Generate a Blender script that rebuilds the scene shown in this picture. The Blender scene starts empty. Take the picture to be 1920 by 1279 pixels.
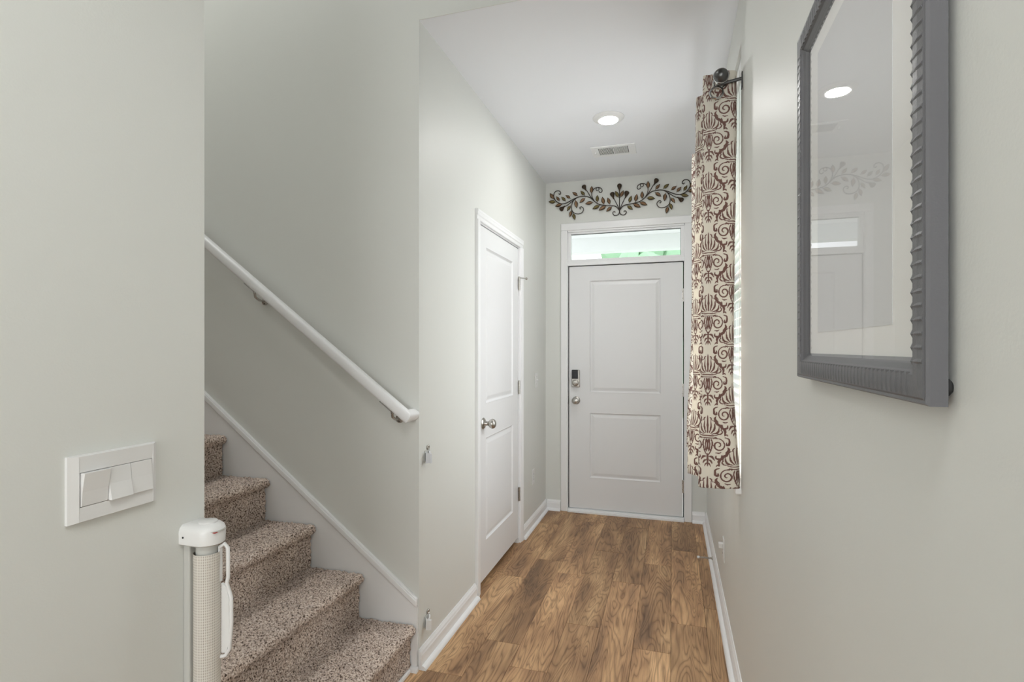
import bpy, math, random
import numpy as np
from mathutils import Vector
random.seed(7); rng = np.random.default_rng(7)
scene = bpy.context.scene
COL = scene.collection

# ------------------------------------------------------------------ camera
CAM_H = 1.3686
cam_d = bpy.data.cameras.new('camera'); cam = bpy.data.objects.new('camera', cam_d); COL.objects.link(cam)
cam.location = (0, 0, CAM_H); cam.rotation_euler = (math.pi/2, 0, 0.294)
cam_d.sensor_width = 36; cam_d.lens = 36*994.79/1920; cam_d.shift_y = 13.3/1920
cam_d.clip_start = .02; scene.camera = cam
# ------------------------------------------------------------------ world, lights, exposure
EXPOSURE = 0.48
WORLD = 1.9
w = bpy.data.worlds.new('world'); scene.world = w; w.use_nodes = True
bg = w.node_tree.nodes['Background']; bg.inputs[0].default_value = (.92, .965, 1.0, 1); bg.inputs[1].default_value = WORLD
vs = scene.view_settings
vs.view_transform = 'Standard'; vs.look = 'None'; vs.exposure = EXPOSURE; vs.gamma = 1; vs.use_curve_mapping = False

def area(name, loc, rot, sx, sy, power, color=(1, 1, 1), portal=False):
    d = bpy.data.lights.new(name, 'AREA'); d.shape = 'RECTANGLE'; d.size = sx; d.size_y = sy
    d.energy = power; d.color = color
    if portal: d.cycles.is_portal = True
    o = bpy.data.objects.new(name, d); COL.objects.link(o); o.location = loc; o.rotation_euler = rot
    return o
# plan of the place (metres): hall runs along +Y, stairs climb towards -X
XL, XR, YE, ZC, YS, YN = -1.034, .2555, 4.403, 2.767, 2.048, .966
YB, ZT, XB, WT = -2.6, 5.1, -4.6, .11
WY0, WY1, WZ0, WZ1 = 2.24, 3.19, .82, 2.56          # window opening in right wall
area('window_portal', (XR+WT+.02, (WY0+WY1)/2, (WZ0+WZ1)/2), (0, math.pi/2, 0), WZ1-WZ0, WY1-WY0, 1, portal=True)
# unseen fill light added above the upper stairs to brighten the stairwell
area('stair_fill_light', (-2.9, 1.40, ZT-.12), (0, 0, 0), .9, .7, 24, (1, .99, .98))
# unseen fill light added behind the viewer; the back wall has no window
area('rear_fill_light', (-.4, YB+.05, 1.5), (math.pi/2, 0, 0), 1.1, 1.5, 26, (.97, .985, 1))
# added fill light under the living ceiling, out of view, lifting the near walls
area('living_fill_light', (.0, -.05, ZC-.02), (0, 0, 0), .4, .5, 7.5, (1, .995, .99))
# added area light on the room side of the blind, standing in for daylight
area('window_fill_light', (XR+.006, (WY0+WY1)/2, 1.45), (0, math.pi/2, 0), 1.15, WY1-WY0-.1, 13.5, (.95, .98, 1))

# ------------------------------------------------------------------ materials
def newmat(name):
    m = bpy.data.materials.new(name); m.use_nodes = True
    nt = m.node_tree; return m, nt, nt.nodes['Principled BSDF']
def S(v): return tuple(((c/255)/12.92 if c/255 <= .04045 else ((c/255+.055)/1.055)**2.4) for c in v)+(1,)
def plain(name, col, rough=.5, metal=0, spec=.5, bump=0, bscale=300, coat=0):
    m, nt, p = newmat(name)
    p.inputs['Base Color'].default_value = tuple(col)+(1,) if len(col) == 3 else col
    p.inputs['Roughness'].default_value = rough; p.inputs['Metallic'].default_value = metal
    p.inputs['Specular IOR Level'].default_value = spec
    if coat: p.inputs['Coat Weight'].default_value = coat; p.inputs['Coat Roughness'].default_value = .1
    tc = nt.nodes.new('ShaderNodeTexCoord')
    n = nt.nodes.new('ShaderNodeTexNoise'); n.inputs['Scale'].default_value = bscale; n.inputs['Detail'].default_value = 3
    nt.links.new(tc.outputs['Object'], n.inputs['Vector'])
    if bump:
        b = nt.nodes.new('ShaderNodeBump'); b.inputs['Strength'].default_value = bump; b.inputs['Distance'].default_value = .002
        nt.links.new(n.outputs['Fac'], b.inputs['Height']); nt.links.new(b.outputs['Normal'], p.inputs['Normal'])
    else:
        mr = nt.nodes.new('ShaderNodeMapRange'); mr.inputs['To Min'].default_value = max(0, rough-.03); mr.inputs['To Max'].default_value = min(1, rough+.03)
        nt.links.new(n.outputs['Fac'], mr.inputs['Value']); nt.links.new(mr.outputs['Result'], p.inputs['Roughness'])
    return m
M = {}
M['wall'] = plain('wall_paint', (.742, .754, .720), .46, spec=.35, bump=.10, bscale=260)
M['ceil'] = plain('ceiling_paint', (.868, .885, .915), .75, spec=.2, bump=.08, bscale=300)
M['trim'] = plain('trim_paint', (.88, .885, .89), .32, spec=.5)
M['door'] = plain('door_paint', (.80, .805, .81), .35, spec=.5)
M['plastic'] = plain('white_plastic', (.80, .80, .79), .3, spec=.5)
M['plastic_grey'] = plain('grey_plastic', (.55, .55, .52), .4)
M['clear_plastic'] = plain('milky_plastic', (.72, .74, .78), .12, spec=.8)
M['nickel'] = plain('satin_nickel', (.50, .48, .45), .28, metal=1)
M['chrome'] = plain('chrome', (.62, .62, .62), .15, metal=1)
M['steel'] = plain('dark_steel', (.12, .12, .12), .35, metal=1)
M['black'] = plain('black_gloss', (.012, .012, .014), .15)
M['rubber'] = plain('black_rubber', (.015, .015, .015), .7)
M['gap'] = plain('weatherstrip_and_shade', (.03, .03, .03), .8)  # seals, and the shade painted behind the vent slats
M['frame'] = plain('frame_grey', (.125, .125, .133), .38, spec=.4, bump=.15, bscale=500)
M['liner'] = plain('frame_liner', (.50, .49, .46), .5)
M['mat'] = plain('mat_board', (.92, .915, .89), .8, spec=.2)
M['print'] = plain('pale_print', (.73, .735, .74), .8, spec=.2)
M['iron'] = plain('wrought_iron', (.035, .025, .018), .5, metal=.4)
M['leaf_edge'] = plain('leaf_dark_bronze', (.05, .032, .018), .45, metal=.5)
M['leaf_in'] = plain('leaf_copper', (.26, .155, .085), .45, metal=.4)
M['leaf_olive'] = plain('leaf_olive_bronze', (.20, .16, .06), .45, metal=.4)
M['red'] = plain('red_print', (.4, .03, .03), .5)
M['lens'] = None
def emit(name, col, s):
    m, nt, p = newmat(name); p.inputs['Base Color'].default_value = (.9, .9, .9, 1)
    p.inputs['Emission Color'].default_value = tuple(col)+(1,); p.inputs['Emission Strength'].default_value = s; return m
M['lens'] = emit('lamp_lens', (1, .985, .965), 150)
def glass(name, rough=0., tint=(1, 1, 1)):
    m, nt, p = newmat(name); nt.nodes.remove(p)
    out = nt.nodes['Material Output']
    t = nt.nodes.new('ShaderNodeBsdfTransparent'); t.inputs[0].default_value = tint+(1,)
    g = nt.nodes.new('ShaderNodeBsdfGlossy'); g.inputs['Roughness'].default_value = rough
    fr = nt.nodes.new('ShaderNodeFresnel'); fr.inputs[0].default_value = 1.5
    mx = nt.nodes.new('ShaderNodeMixShader')
    ge = nt.nodes.new('ShaderNodeNewGeometry'); iv = nt.nodes.new('ShaderNodeMath'); iv.operation = 'SUBTRACT'; iv.inputs[0].default_value = 1
    mu = nt.nodes.new('ShaderNodeMath'); mu.operation = 'MULTIPLY'
    nt.links.new(ge.outputs['Backfacing'], iv.inputs[1]); nt.links.new(iv.outputs[0], mu.inputs[0]); nt.links.new(fr.outputs[0], mu.inputs[1])
    nt.links.new(mu.outputs[0], mx.inputs[0]); nt.links.new(t.outputs[0], mx.inputs[1]); nt.links.new(g.outputs[0], mx.inputs[2])
    nt.links.new(mx.outputs[0], out.inputs[0]); return m
M['glass'] = glass('window_glass'); M['pglass'] = glass('picture_glass', .015)
def ramp(nt, fac, stops):
    r = nt.nodes.new('ShaderNodeValToRGB'); e = r.color_ramp.elements
    while len(e) < len(stops): e.new(.5)
    for el, (pos, c) in zip(e, stops): el.position = pos; el.color = c if len(c) == 4 else tuple(c)+(1,)
    nt.links.new(fac, r.inputs[0]); return r.outputs[0]
def wood():
    m, nt, p = newmat('oak_vinyl_plank'); L = nt.links.new; N = nt.nodes.new
    tc = N('ShaderNodeTexCoord'); oi = N('ShaderNodeObjectInfo')
    sc = N('ShaderNodeVectorMath'); sc.operation = 'SCALE'; sc.inputs[0].default_value = (37, 61, 13); L(oi.outputs['Random'], sc.inputs['Scale'])
    ad = N('ShaderNodeVectorMath'); L(tc.outputs['Object'], ad.inputs[0]); L(sc.outputs[0], ad.inputs[1])
    mp = N('ShaderNodeMapping'); mp.inputs['Scale'].default_value = (8.5, 1.15, 1); L(ad.outputs[0], mp.inputs[0])
    n1 = N('ShaderNodeTexNoise'); n1.inputs['Scale'].default_value = 1.0; n1.inputs['Detail'].default_value = 2; n1.inputs['Distortion'].default_value = .6; L(mp.outputs[0], n1.inputs['Vector'])
    # cathedral rings: contour lines of the broad noise
    mu = N('ShaderNodeMath'); mu.operation = 'MULTIPLY'; mu.inputs[1].default_value = 22; L(n1.outputs['Fac'], mu.inputs[0])
    fr = N('ShaderNodeMath'); fr.operation = 'PINGPONG'; fr.inputs[1].default_value = .5; L(mu.outputs[0], fr.inputs[0])
    # fine fibres
    mp2 = N('ShaderNodeMapping'); mp2.inputs['Scale'].default_value = (160, 7, 1); L(ad.outputs[0], mp2.inputs[0])
    n2 = N('ShaderNodeTexNoise'); n2.inputs['Scale'].default_value = 1.0; n2.inputs['Detail'].default_value = 4; L(mp2.outputs[0], n2.inputs['Vector'])
    # broad tone patches
    mp3 = N('ShaderNodeMapping'); mp3.inputs['Scale'].default_value = (7, 1.6, 1); mp3.inputs['Location'].default_value = (5, 9, 0); L(ad.outputs[0], mp3.inputs[0])
    n3 = N('ShaderNodeTexNoise'); n3.inputs['Scale'].default_value = 1.3; n3.inputs['Detail'].default_value = 3; L(mp3.outputs[0], n3.inputs['Vector'])
    base = ramp(nt, n3.outputs['Fac'], [(.30, S((140, 110, 84))), (.44, S((174, 136, 101))), (.57, S((196, 157, 117))), (.72, S((220, 181, 137)))])
    g1 = ramp(nt, fr.outputs[0], [(0, (.50, .47, .46)), (.12, (.80, .79, .78)), (.34, (1, 1, 1))])
    g2 = ramp(nt, n2.outputs['Fac'], [(.3, (.66, .64, .63)), (.52, (1, 1, 1)), (.75, (1.0, 1.0, 1.0))])
    def mul(a, b, f=1.0):
        x = N('ShaderNodeMix'); x.data_type = 'RGBA'; x.blend_type = 'MULTIPLY'; x.inputs['Factor'].default_value = f
        L(a, x.inputs[6]); L(b, x.inputs[7]); return x.outputs[2]
    c = mul(mul(base, g1, .9), g2, .9)
    hv = N('ShaderNodeHueSaturation'); L(c, hv.inputs['Color'])
    mr = N('ShaderNodeMapRange'); mr.inputs['To Min'].default_value = .82; mr.inputs['To Max'].default_value = 1.15
    L(oi.outputs['Random'], mr.inputs['Value']); L(mr.outputs[0], hv.inputs['Value'])
    L(hv.outputs[0], p.inputs['Base Color'])
    p.inputs['Roughness'].default_value = .5; p.inputs['Specular IOR Level'].default_value = .35
    b = N('ShaderNodeBump'); b.inputs['Strength'].default_value = .12; b.inputs['Distance'].default_value = .001
    L(n2.outputs['Fac'], b.inputs['Height']); L(b.outputs[0], p.inputs['Normal'])
    return m
M['wood'] = wood()
M['subfloor'] = plain('subfloor', (.05, .035, .025), .9)
def carpet():
    m, nt, p = newmat('tan_pile_carpet'); L = nt.links.new; N = nt.nodes.new
    tc = N('ShaderNodeTexCoord')
    v = N('ShaderNodeTexNoise'); v.inputs['Scale'].default_value = 165; v.inputs['Detail'].default_value = 2; L(tc.outputs['Object'], v.inputs['Vector'])
    n = N('ShaderNodeTexNoise'); n.inputs['Scale'].default_value = 9; n.inputs['Detail'].default_value = 3; L(tc.outputs['Object'], n.inputs['Vector'])
    c1 = ramp(nt, v.outputs['Fac'], [(.36, S((82, 68, 60))), (.44, S((180, 160, 145))), (.56, S((218, 200, 186))), (.7, S((242, 230, 220)))])
    c2 = ramp(nt, n.outputs['Fac'], [(.35, (.84, .84, .85)), (.65, (1.0, 1.0, 1.0))])
    x = N('ShaderNodeMix'); x.data_type = 'RGBA'; x.blend_type = 'MULTIPLY'; x.inputs['Factor'].default_value = 1; L(c1, x.inputs[6]); L(c2, x.inputs[7])
    L(x.outputs[2], p.inputs['Base Color']); p.inputs['Roughness'].default_value = .95; p.inputs['Specular IOR Level'].default_value = .1
    p.inputs['Sheen Weight'].default_value = .2
    b = N('ShaderNodeBump'); b.inputs['Strength'].default_value = .7; b.inputs['Distance'].default_value = .004
    L(v.outputs['Fac'], b.inputs['Height']); L(b.outputs[0], p.inputs['Normal']); return m
M['carpet'] = carpet()
def fabric():
    m, nt, p = newmat('damask_curtain_cloth'); L = nt.links.new; N = nt.nodes.new
    a = N('ShaderNodeAttribute'); a.attribute_name = 'print'
    c = ramp(nt, a.outputs['Fac'], [(.3, S((240, 235, 224))), (.55, S((134, 101, 93)))])
    L(c, p.inputs['Base Color']); p.inputs['Roughness'].default_value = .8; p.inputs['Specular IOR Level'].default_value = .2
    p.inputs['Sheen Weight'].default_value = .15
    tr = N('ShaderNodeBsdfTranslucent'); L(c, tr.inputs[0]); mx = N('ShaderNodeMixShader'); mx.inputs[0].default_value = .30
    L(p.outputs[0], mx.inputs[1]); L(tr.outputs[0], mx.inputs[2]); L(mx.outputs[0], nt.nodes['Material Output'].inputs[0])
    return m
M['fabric'] = fabric()
def knit():
    m, nt, p = newmat('knit_gate_mesh'); L = nt.links.new; N = nt.nodes.new
    tc = N('ShaderNodeTexCoord'); sp = N('ShaderNodeSeparateXYZ'); L(tc.outputs['UV'], sp.inputs[0])
    def comb(o, k):
        mu = N('ShaderNodeMath'); mu.operation = 'MULTIPLY'; mu.inputs[1].default_value = k; L(o, mu.inputs[0])
        pp = N('ShaderNodeMath'); pp.operation = 'PINGPONG'; pp.inputs[1].default_value = .5; L(mu.outputs[0], pp.inputs[0]); return pp.outputs[0]
    a = comb(sp.outputs['X'], 48); b = comb(sp.outputs['Y'], 170)
    b2 = N('ShaderNodeMath'); b2.inputs[1].default_value = .45; L(b, b2.inputs[0]); mn = N('ShaderNodeMath'); mn.operation = 'MULTIPLY'; L(a, mn.inputs[0]); L(b2.outputs[0], mn.inputs[1])
    c = ramp(nt, mn.outputs[0], [(.12, S((222, 218, 210))), (.26, S((200, 193, 183))), (.42, S((146, 134, 122)))])
    L(c, p.inputs['Base Color']); p.inputs['Roughness'].default_value = .8
    bp = N('ShaderNodeBump'); bp.invert = True; bp.inputs['Strength'].default_value = .5; bp.inputs['Distance'].default_value = .002
    L(mn.outputs[0], bp.inputs['Height']); L(bp.outputs[0], p.inputs['Normal']); return m
M['knit'] = knit()
M['blind'] = plain('blind_slat_white', (.86, .87, .87), .45)
M['lawn'] = plain('lawn_green', (.16, .24, .10), .9, bump=.5, bscale=30)
M['concrete'] = plain('porch_concrete', (.66, .65, .64), .85, bump=.2, bscale=80)
M['foliage'] = plain('tree_foliage', (.30, .48, .31), .7, bump=.6, bscale=6)
M['bark'] = plain('tree_bark', (.10, .07, .05), .9, bump=.6, bscale=20)

# ------------------------------------------------------------------ mesh helpers
WLOC = {}
class MB:
    def __init__(s): s.v = []; s.f = []; s.mi = []; s.uv = None
    def add(s, vs, fs, mi=0):
        b = len(s.v); s.v += [tuple(v) for v in vs]; s.f += [tuple(i+b for i in f) for f in fs]; s.mi += [mi]*len(fs); return s
    def box(s, x0, x1, y0, y1, z0, z1, mi=0):
        v = [(x, y, z) for x in (x0, x1) for y in (y0, y1) for z in (z0, z1)]
        return s.add(v, [(0, 1, 3, 2), (4, 6, 7, 5), (0, 4, 5, 1), (2, 3, 7, 6), (0, 2, 6, 4), (1, 5, 7, 3)], mi)
    def prism(s, poly, axis, a0, a1, mi=0):
        n = len(poly); mk = {'x': lambda u, v, a: (a, u, v), 'y': lambda u, v, a: (u, a, v), 'z': lambda u, v, a: (u, v, a)}[axis]
        vs = [mk(u, v, a0) for u, v in poly]+[mk(u, v, a1) for u, v in poly]
        fs = [tuple(range(n))[::-1], tuple(range(n, 2*n))]+[(i, (i+1) % n, (i+1) % n+n, i+n) for i in range(n)]
        return s.add(vs, fs, mi)
    def tube(s, pts, r, n=8, mi=0, cap=True):
        pts = [Vector(p) for p in pts]; rs = r if isinstance(r, (list, tuple)) else [r]*len(pts)
        up = None; vs = []
        for i, p in enumerate(pts):
            t = (pts[min(i+1, len(pts)-1)]-pts[max(i-1, 0)]).normalized()
            if up is None:
                up = Vector((0, 0, 1)) if abs(t.z) < .9 else Vector((1, 0, 0))
            a = (up-t*up.dot(t)).normalized(); b = t.cross(a); up = a
            for k in range(n):
                q = 2*math.pi*k/n; vs.append(p+(a*math.cos(q)+b*math.sin(q))*rs[i])
        fs = [(i*n+k, i*n+(k+1) % n, (i+1)*n+(k+1) % n, (i+1)*n+k) for i in range(len(pts)-1) for k in range(n)]
        if cap: fs += [tuple(range(n))[::-1], tuple((len(pts)-1)*n+k for k in range(n))]
        return s.add(vs, fs, mi)
    def lathe(s, prof, c, axis='z', n=24, mi=0, cap=True):
        # prof: (radius, height along axis); c: origin; axis may be a Vector
        ax = {'x': Vector((1, 0, 0)), 'y': Vector((0, 1, 0)), 'z': Vector((0, 0, 1))}.get(axis, axis) if isinstance(axis, str) else Vector(axis).normalized()
        a = (Vector((0, 0, 1)) if abs(ax.z) < .9 else Vector((1, 0, 0))); a = (a-ax*a.dot(ax)).normalized(); b = ax.cross(a); c = Vector(c)
        vs = []
        for r, h in prof:
            for k in range(n):
                q = 2*math.pi*k/n; vs.append(c+ax*h+(a*math.cos(q)+b*math.sin(q))*max(r, 1e-5))
        fs = [(i*n+k, i*n+(k+1) % n, (i+1)*n+(k+1) % n, (i+1)*n+k) for i in range(len(prof)-1) for k in range(n)]
        if cap: fs += [tuple(range(n))[::-1], tuple((len(prof)-1)*n+k for k in range(n))]
        return s.add(vs, fs, mi)
    def build(s, name, mats, parent=None, smooth=False, bevel=0, seg=2, origin=None):
        A = np.array(s.v, float)
        lo, hi = A.min(0), A.max(0)
        org = np.array(origin) if origin is not None else np.array([(lo[0]+hi[0])/2, (lo[1]+hi[1])/2, lo[2]])
        me = bpy.data.meshes.new(name); me.from_pydata([tuple(v) for v in (A-org)], [], s.f); me.update()
        if not isinstance(mats, (list, tuple)): mats = [mats]
        for m in mats: me.materials.append(m)
        if len(mats) > 1: me.polygons.foreach_set('material_index', s.mi)
        import bmesh
        bm = bmesh.new(); bm.from_mesh(me); bmesh.ops.recalc_face_normals(bm, faces=bm.faces); bm.to_mesh(me); bm.free()
        if smooth:
            me.polygons.foreach_set('use_smooth', [True]*len(me.polygons))
            try: me.set_sharp_from_angle(angle=math.radians(40))
            except Exception: pass
        o = bpy.data.objects.new(name, me); COL.objects.link(o)
        if bevel:
            md = o.modifiers.new('bevel', 'BEVEL'); md.width = bevel; md.segments = seg; md.limit_method = 'ANGLE'
            md.angle_limit = math.radians(35); md.harden_normals = False
        place(o, org, parent); return o
def place(o, org, parent):
    WLOC[o.name] = np.array(org, float)
    if parent is not None:
        o.parent = parent; o.location = tuple(np.array(org)-WLOC[parent.name])
    else: o.location = tuple(org)
def empty(name, loc):
    o = bpy.data.objects.new(name, None); o.empty_display_size = .05; COL.objects.link(o); place(o, loc, None); return o
def tag(o, label, cat=None, group=None, kind=None):
    o['label'] = label
    if cat: o['category'] = cat
    if group: o['group'] = group
    if kind: o['kind'] = kind
    return o
def struct(o, label): return tag(o, label, kind='structure')
def sharecopy(src, name, loc, parent=None):
    o = src.copy(); o.name = name; COL.objects.link(o); place(o, loc, parent); return o

# ------------------------------------------------------------------ structure: walls, ceilings
struct(MB().box(XL-WT, XL, YB, YN, 0, ZT).build('wall_left', M['wall']), 'off-white wall carrying the triple light switch')
struct(MB().box(XB, XL-WT, YN-WT, YN, 0, ZT).build('wall_stair_near', M['wall']), 'off-white wall on the near side of the stairs')
struct(MB().box(XB, XL-WT, YS, YS+WT, 0, ZT).box(XL-WT, XR, YS, YS+.004, ZC, ZT).box(XL-WT, XR, YS+.004, YS+WT, ZC+.1, ZT).box(XL-WT, XL, YS, YS+WT, 0, ZC).build('wall_stair', M['wall']), 'off-white wall behind the stair handrail')
struct(MB().box(XB-.1, XB, YN-WT, YS+WT, 0, ZT).build('wall_stair_top', M['wall']), 'off-white wall at the head of the stairs')
struct(MB().box(XL-WT, XR+WT, YB-.1, YB, 0, ZT).build('wall_back', M['wall']), 'off-white wall behind the viewer')
# closet wall with door opening
CY0, CY1, CZ1 = 2.772, 3.592, 2.082
struct(MB().box(XL-WT, XL, YS+WT, CY0, 0, ZC).box(XL-WT, XL, CY1, YE, 0, ZC).box(XL-WT, XL, CY0, CY1, CZ1, ZC).build('wall_closet', M['wall']), 'off-white hall wall around the closet door')
struct(MB().box(XL-1.0, XL-.9, YS+WT, YE+WT, 0, ZC).build('wall_closet_back', M['wall']), 'off-white back wall inside the closet')
# end wall with front door and transom opening
DX0, DX1, DZ0, DZ1 = -.838, .082, .026, 2.056
TZ0, TZ1 = 2.098, 2.335
ox0, ox1 = DX0-.012, DX1+.012
struct(MB().box(XL-1.0, ox0, YE, YE+.14, 0, ZC).box(ox1, XR+WT, YE, YE+.14, 0, ZC).box(ox0, ox1, YE, YE+.14, TZ1+.02, ZC).build('wall_end', M['wall']), 'off-white end wall around the front door')
struct(MB().box(XR, XR+WT, YB, WY0, 0, ZT).box(XR, XR+WT, WY1, YE, 0, ZT).box(XR, XR+WT, WY0, WY1, 0, WZ0).box(XR, XR+WT, WY0, WY1, WZ1, ZT).build('wall_right', M['wall']), 'off-white wall with the window and framed picture')
struct(MB().box(XL-1.0, XR, YS+.004, YE, ZC, ZC+.1).build('ceiling_hall', M['ceil']), 'white flat ceiling of the entry hall')
struct(MB().box(XL, XR, YB, .25, ZC, ZC+.25).build('ceiling_living', M['ceil']), 'white ceiling of the living space behind the viewer')
struct(MB().box(XB-.1, XR+WT, YB-.1, YS+WT, ZT, ZT+.1).build('ceiling_foyer', M['ceil']), 'white high ceiling over the stairs')

# ------------------------------------------------------------------ floor with planks
fl = struct(MB().box(XL-1.0, XR, YB, YE+.14, -.06, -.008).build('floor', M['subfloor']), 'brown oak look plank floor of the hall')
PW = .1665; LEN = .995
joints = {-7: 3.60, -6: 4.045, -5: 3.348, -4: 3.178, -3: 3.603, -2: 4.150, -1: 3.473, 0: 3.756, 1: 3.96}
G = .0006
planks = {}
for k, j0 in joints.items():
    x0 = -.008+PW*k; x1 = x0+PW
    if k == 1: x1 = XR
    if k == -7: x0 = x0
    y = j0
    while y < YE+.02: y += LEN
    while y > -.6:
        a, b = max(y-LEN, -.6), min(y, YE+.02)
        if b-a > .02:
            key = (round(x1-x0, 4), round(b-a, 4)); cx, cy = (x0+x1)/2, (a+b)/2
            if key not in planks:
                hx, hy = (x1-x0)/2-G, (b-a)/2-G; c = .0012; v = []
                for (z, i) in ((-.008, 0), (-c*.6, 0), (0, c)):
                    v += [(-hx+i, -hy+i, z), (hx-i, -hy+i, z), (hx-i, hy-i, z), (-hx+i, hy-i, z)]
                f = [(8, 9, 10, 11)]+[(r*4+q, r*4+(q+1) % 4, r*4+4+(q+1) % 4, r*4+4+q) for r in (0, 1) for q in range(4)]
                planks[key] = MB().add(v, f).build('plank', M['wood'], None, origin=(0, 0, 0))
                o = planks[key]; place(o, (cx, cy, 0), fl)
            else: sharecopy(planks[key], 'plank', (cx, cy, 0), fl)
        y -= LEN
struct(MB().box(XL-WT, XR, YB, -.6, -.008, 0).build('floor_back', M['wood']), 'brown oak look floor behind the viewer')

# ------------------------------------------------------------------ baseboards with shoe moulding
BP = [(0, 0), (.015, 0), (.015, .060), (.0125, .066), (.011, .073), (.006, .081), (.004, .086), (0, .086)]
SH = [(.015, 0)]+[(.015+.019*math.cos(a), .019*math.sin(a)) for a in [i*math.pi/2/6 for i in range(7)]]
def base(name, label, axis, at, sgn, a0, a1):
    P = [(at+sgn*d, z) for d, z in BP]; Q = [(at+sgn*d, z) for d, z in SH]
    b = MB().prism(P, axis, a0, a1).build(name, M['trim']); struct(b, label)
    MB().prism(Q, axis, a0, a1).build('shoe_moulding', M['trim'], b, smooth=True); return b
CW = .058   # casing width
base('baseboard_closet_near', 'white baseboard between stair corner and closet door', 'y', XL, 1, YS-.004, CY0-CW-.001)
base('baseboard_closet_far', 'white baseboard between closet door and front door', 'y', XL, 1, CY1+CW+.001, YE)
base('baseboard_right', 'white baseboard along the window wall', 'y', XR, -1, -2.5, YE)
base('baseboard_left', 'white baseboard under the triple light switch', 'y', XL, 1, -2.5, .87)
base('baseboard_end_left', 'short white baseboard beside the front door lock side', 'x', YE, -1, XL+.015, ox0-.053)
base('baseboard_end_right', 'short white baseboard beside the front door hinge side', 'x', YE, -1, ox1+.053, XR-.015)

# ------------------------------------------------------------------ panelled doors
def door_slab(mb, mp, u0, u1, z0, z1, panels, th):
    us = sorted({u0, u1}|{p[0] for p in panels}|{p[1] for p in panels}); zs = sorted({z0, z1}|{p[2] for p in panels}|{p[3] for p in panels})
    for i in range(len(us)-1):
        for j in range(len(zs)-1):
            if any(p[0] <= us[i] and us[i+1] <= p[1] and p[2] <= zs[j] and zs[j+1] <= p[3] for p in panels): continue
            mb.add([mp(us[i], zs[j], 0), mp(us[i+1], zs[j], 0), mp(us[i+1], zs[j+1], 0), mp(us[i], zs[j+1], 0)], [(0, 1, 2, 3)])
    prof = [(0, 0), (.004, .001), (.008, -.004), (.014, -.009), (.020, -.009), (.040, -.0035), (.044, -.003)]
    for a, b, c, d in panels:
        vs = []
        for i, h in prof: vs += [mp(a+i, c+i, h), mp(b-i, c+i, h), mp(b-i, d-i, h), mp(a+i, d-i, h)]
        fs = [(r*4+q, r*4+(q+1) % 4, r*4+4+(q+1) % 4, r*4+4+q) for r in range(len(prof)-1) for q in range(4)]
        n = (len(prof)-1)*4; fs.append((n, n+1, n+2, n+3)); mb.add(vs, fs)
    c = [(u0, z0), (u1, z0), (u1, z1), (u0, z1)]
    vs = [mp(u, z, 0) for u, z in c]+[mp(u, z, -th) for u, z in c]
    mb.add(vs, [(4, 7, 6, 5)]+[(q, (q+1) % 4, 4+(q+1) % 4, 4+q) for q in range(4)]); return mb
def hinge(parent, fn, z, h):
    # fn maps (along door plane, out, z); knuckles + leaf
    mb = MB()
    for k in range(3):
        zz = z+h*k/3; mb.lathe([(.0065, .001), (.0065, h/3-.001)], fn(0, .007, zz), 'z', 12)
    a = fn(-.012, .0015, z); b = fn(.012, .003, z+h)
    mb.box(min(a[0], b[0]), max(a[0], b[0]), min(a[1], b[1]), max(a[1], b[1]), z, z+h)
    hg = mb.build('hinge', M['nickel'], parent, smooth=True); hg['label'] = 'satin nickel hinge'
    for k in (.25, .75):
        MB().lathe([(.003, 0), (.003, .0006)], fn(-.008, .003, z+h*k), fnaxis(fn), 8).build('screw', M['steel'], hg)
    return hg
def fnaxis(fn):
    a = Vector(fn(0, 1, 0))-Vector(fn(0, 0, 0)); return a

# front door (end wall, faces -Y). u = X, out = -Y
yd = YE+.012
d1 = empty('door_1', ((DX0+DX1)/2, YE+.03, 0)); struct(d1, 'white two-panel front door with keypad lock and knob')
mpF = lambda u, z, d: (u, yd-d, z)
door_slab(MB(), mpF, DX0+.004, DX1-.004, DZ0+.006, DZ1-.005, [(-.664, -.088, .998, 1.933), (-.664, -.088, .287, .834)], .045).build('door_slab', M['door'], d1)
for z in (1.738, .984, .222): hinge(d1, lambda a, o, zz: (DX1+.001+a, yd-o, zz), z, .102)
# knob with rose
kb = MB().lathe([(.033, 0), (.033, .004), (.028, .009), (.014, .012), (.012, .03), (.020, .034), (.027, .043), (.0285, .054), (.024, .065), (.012, .0705), (.0, .0715)], (-.774, yd, .931), (0, -1, 0), 28).build('door_knob', M['nickel'], d1, smooth=True)
MB().lathe([(.006, 0), (.006, .004), (.004, .006)], (-.774, yd-.071, .931), (0, -1, 0), 12).build('turn_button', M['chrome'], kb, smooth=True)
# keypad deadbolt
lk = MB().box(-.81, -.742, yd-.022, yd, 1.042, 1.187).build('keypad_lock', M['nickel'], d1, bevel=.006, seg=3); lk['label'] = 'satin nickel deadbolt with black keypad cover'
MB().box(-.806, -.754, yd-.034, yd-.020, 1.112, 1.188).build('keypad_cover', M['black'], lk, bevel=.004)
MB().lathe([(.028, 0), (.028, .006), (.022, .012), (.012, .014)], (-.777, yd-.021, 1.078), (0, -1, 0), 24).build('turn_rose', M['nickel'], lk, smooth=True)
MB().box(-.797, -.757, yd-.050, yd-.034, 1.072, 1.085).build('thumb_turn', M['nickel'], lk, bevel=.004, seg=3)
MB().box(DX0-.006, DX0+.001, yd-.003, yd+.012, .90, .965).build('strike_plate', M['steel'], d1)
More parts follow.
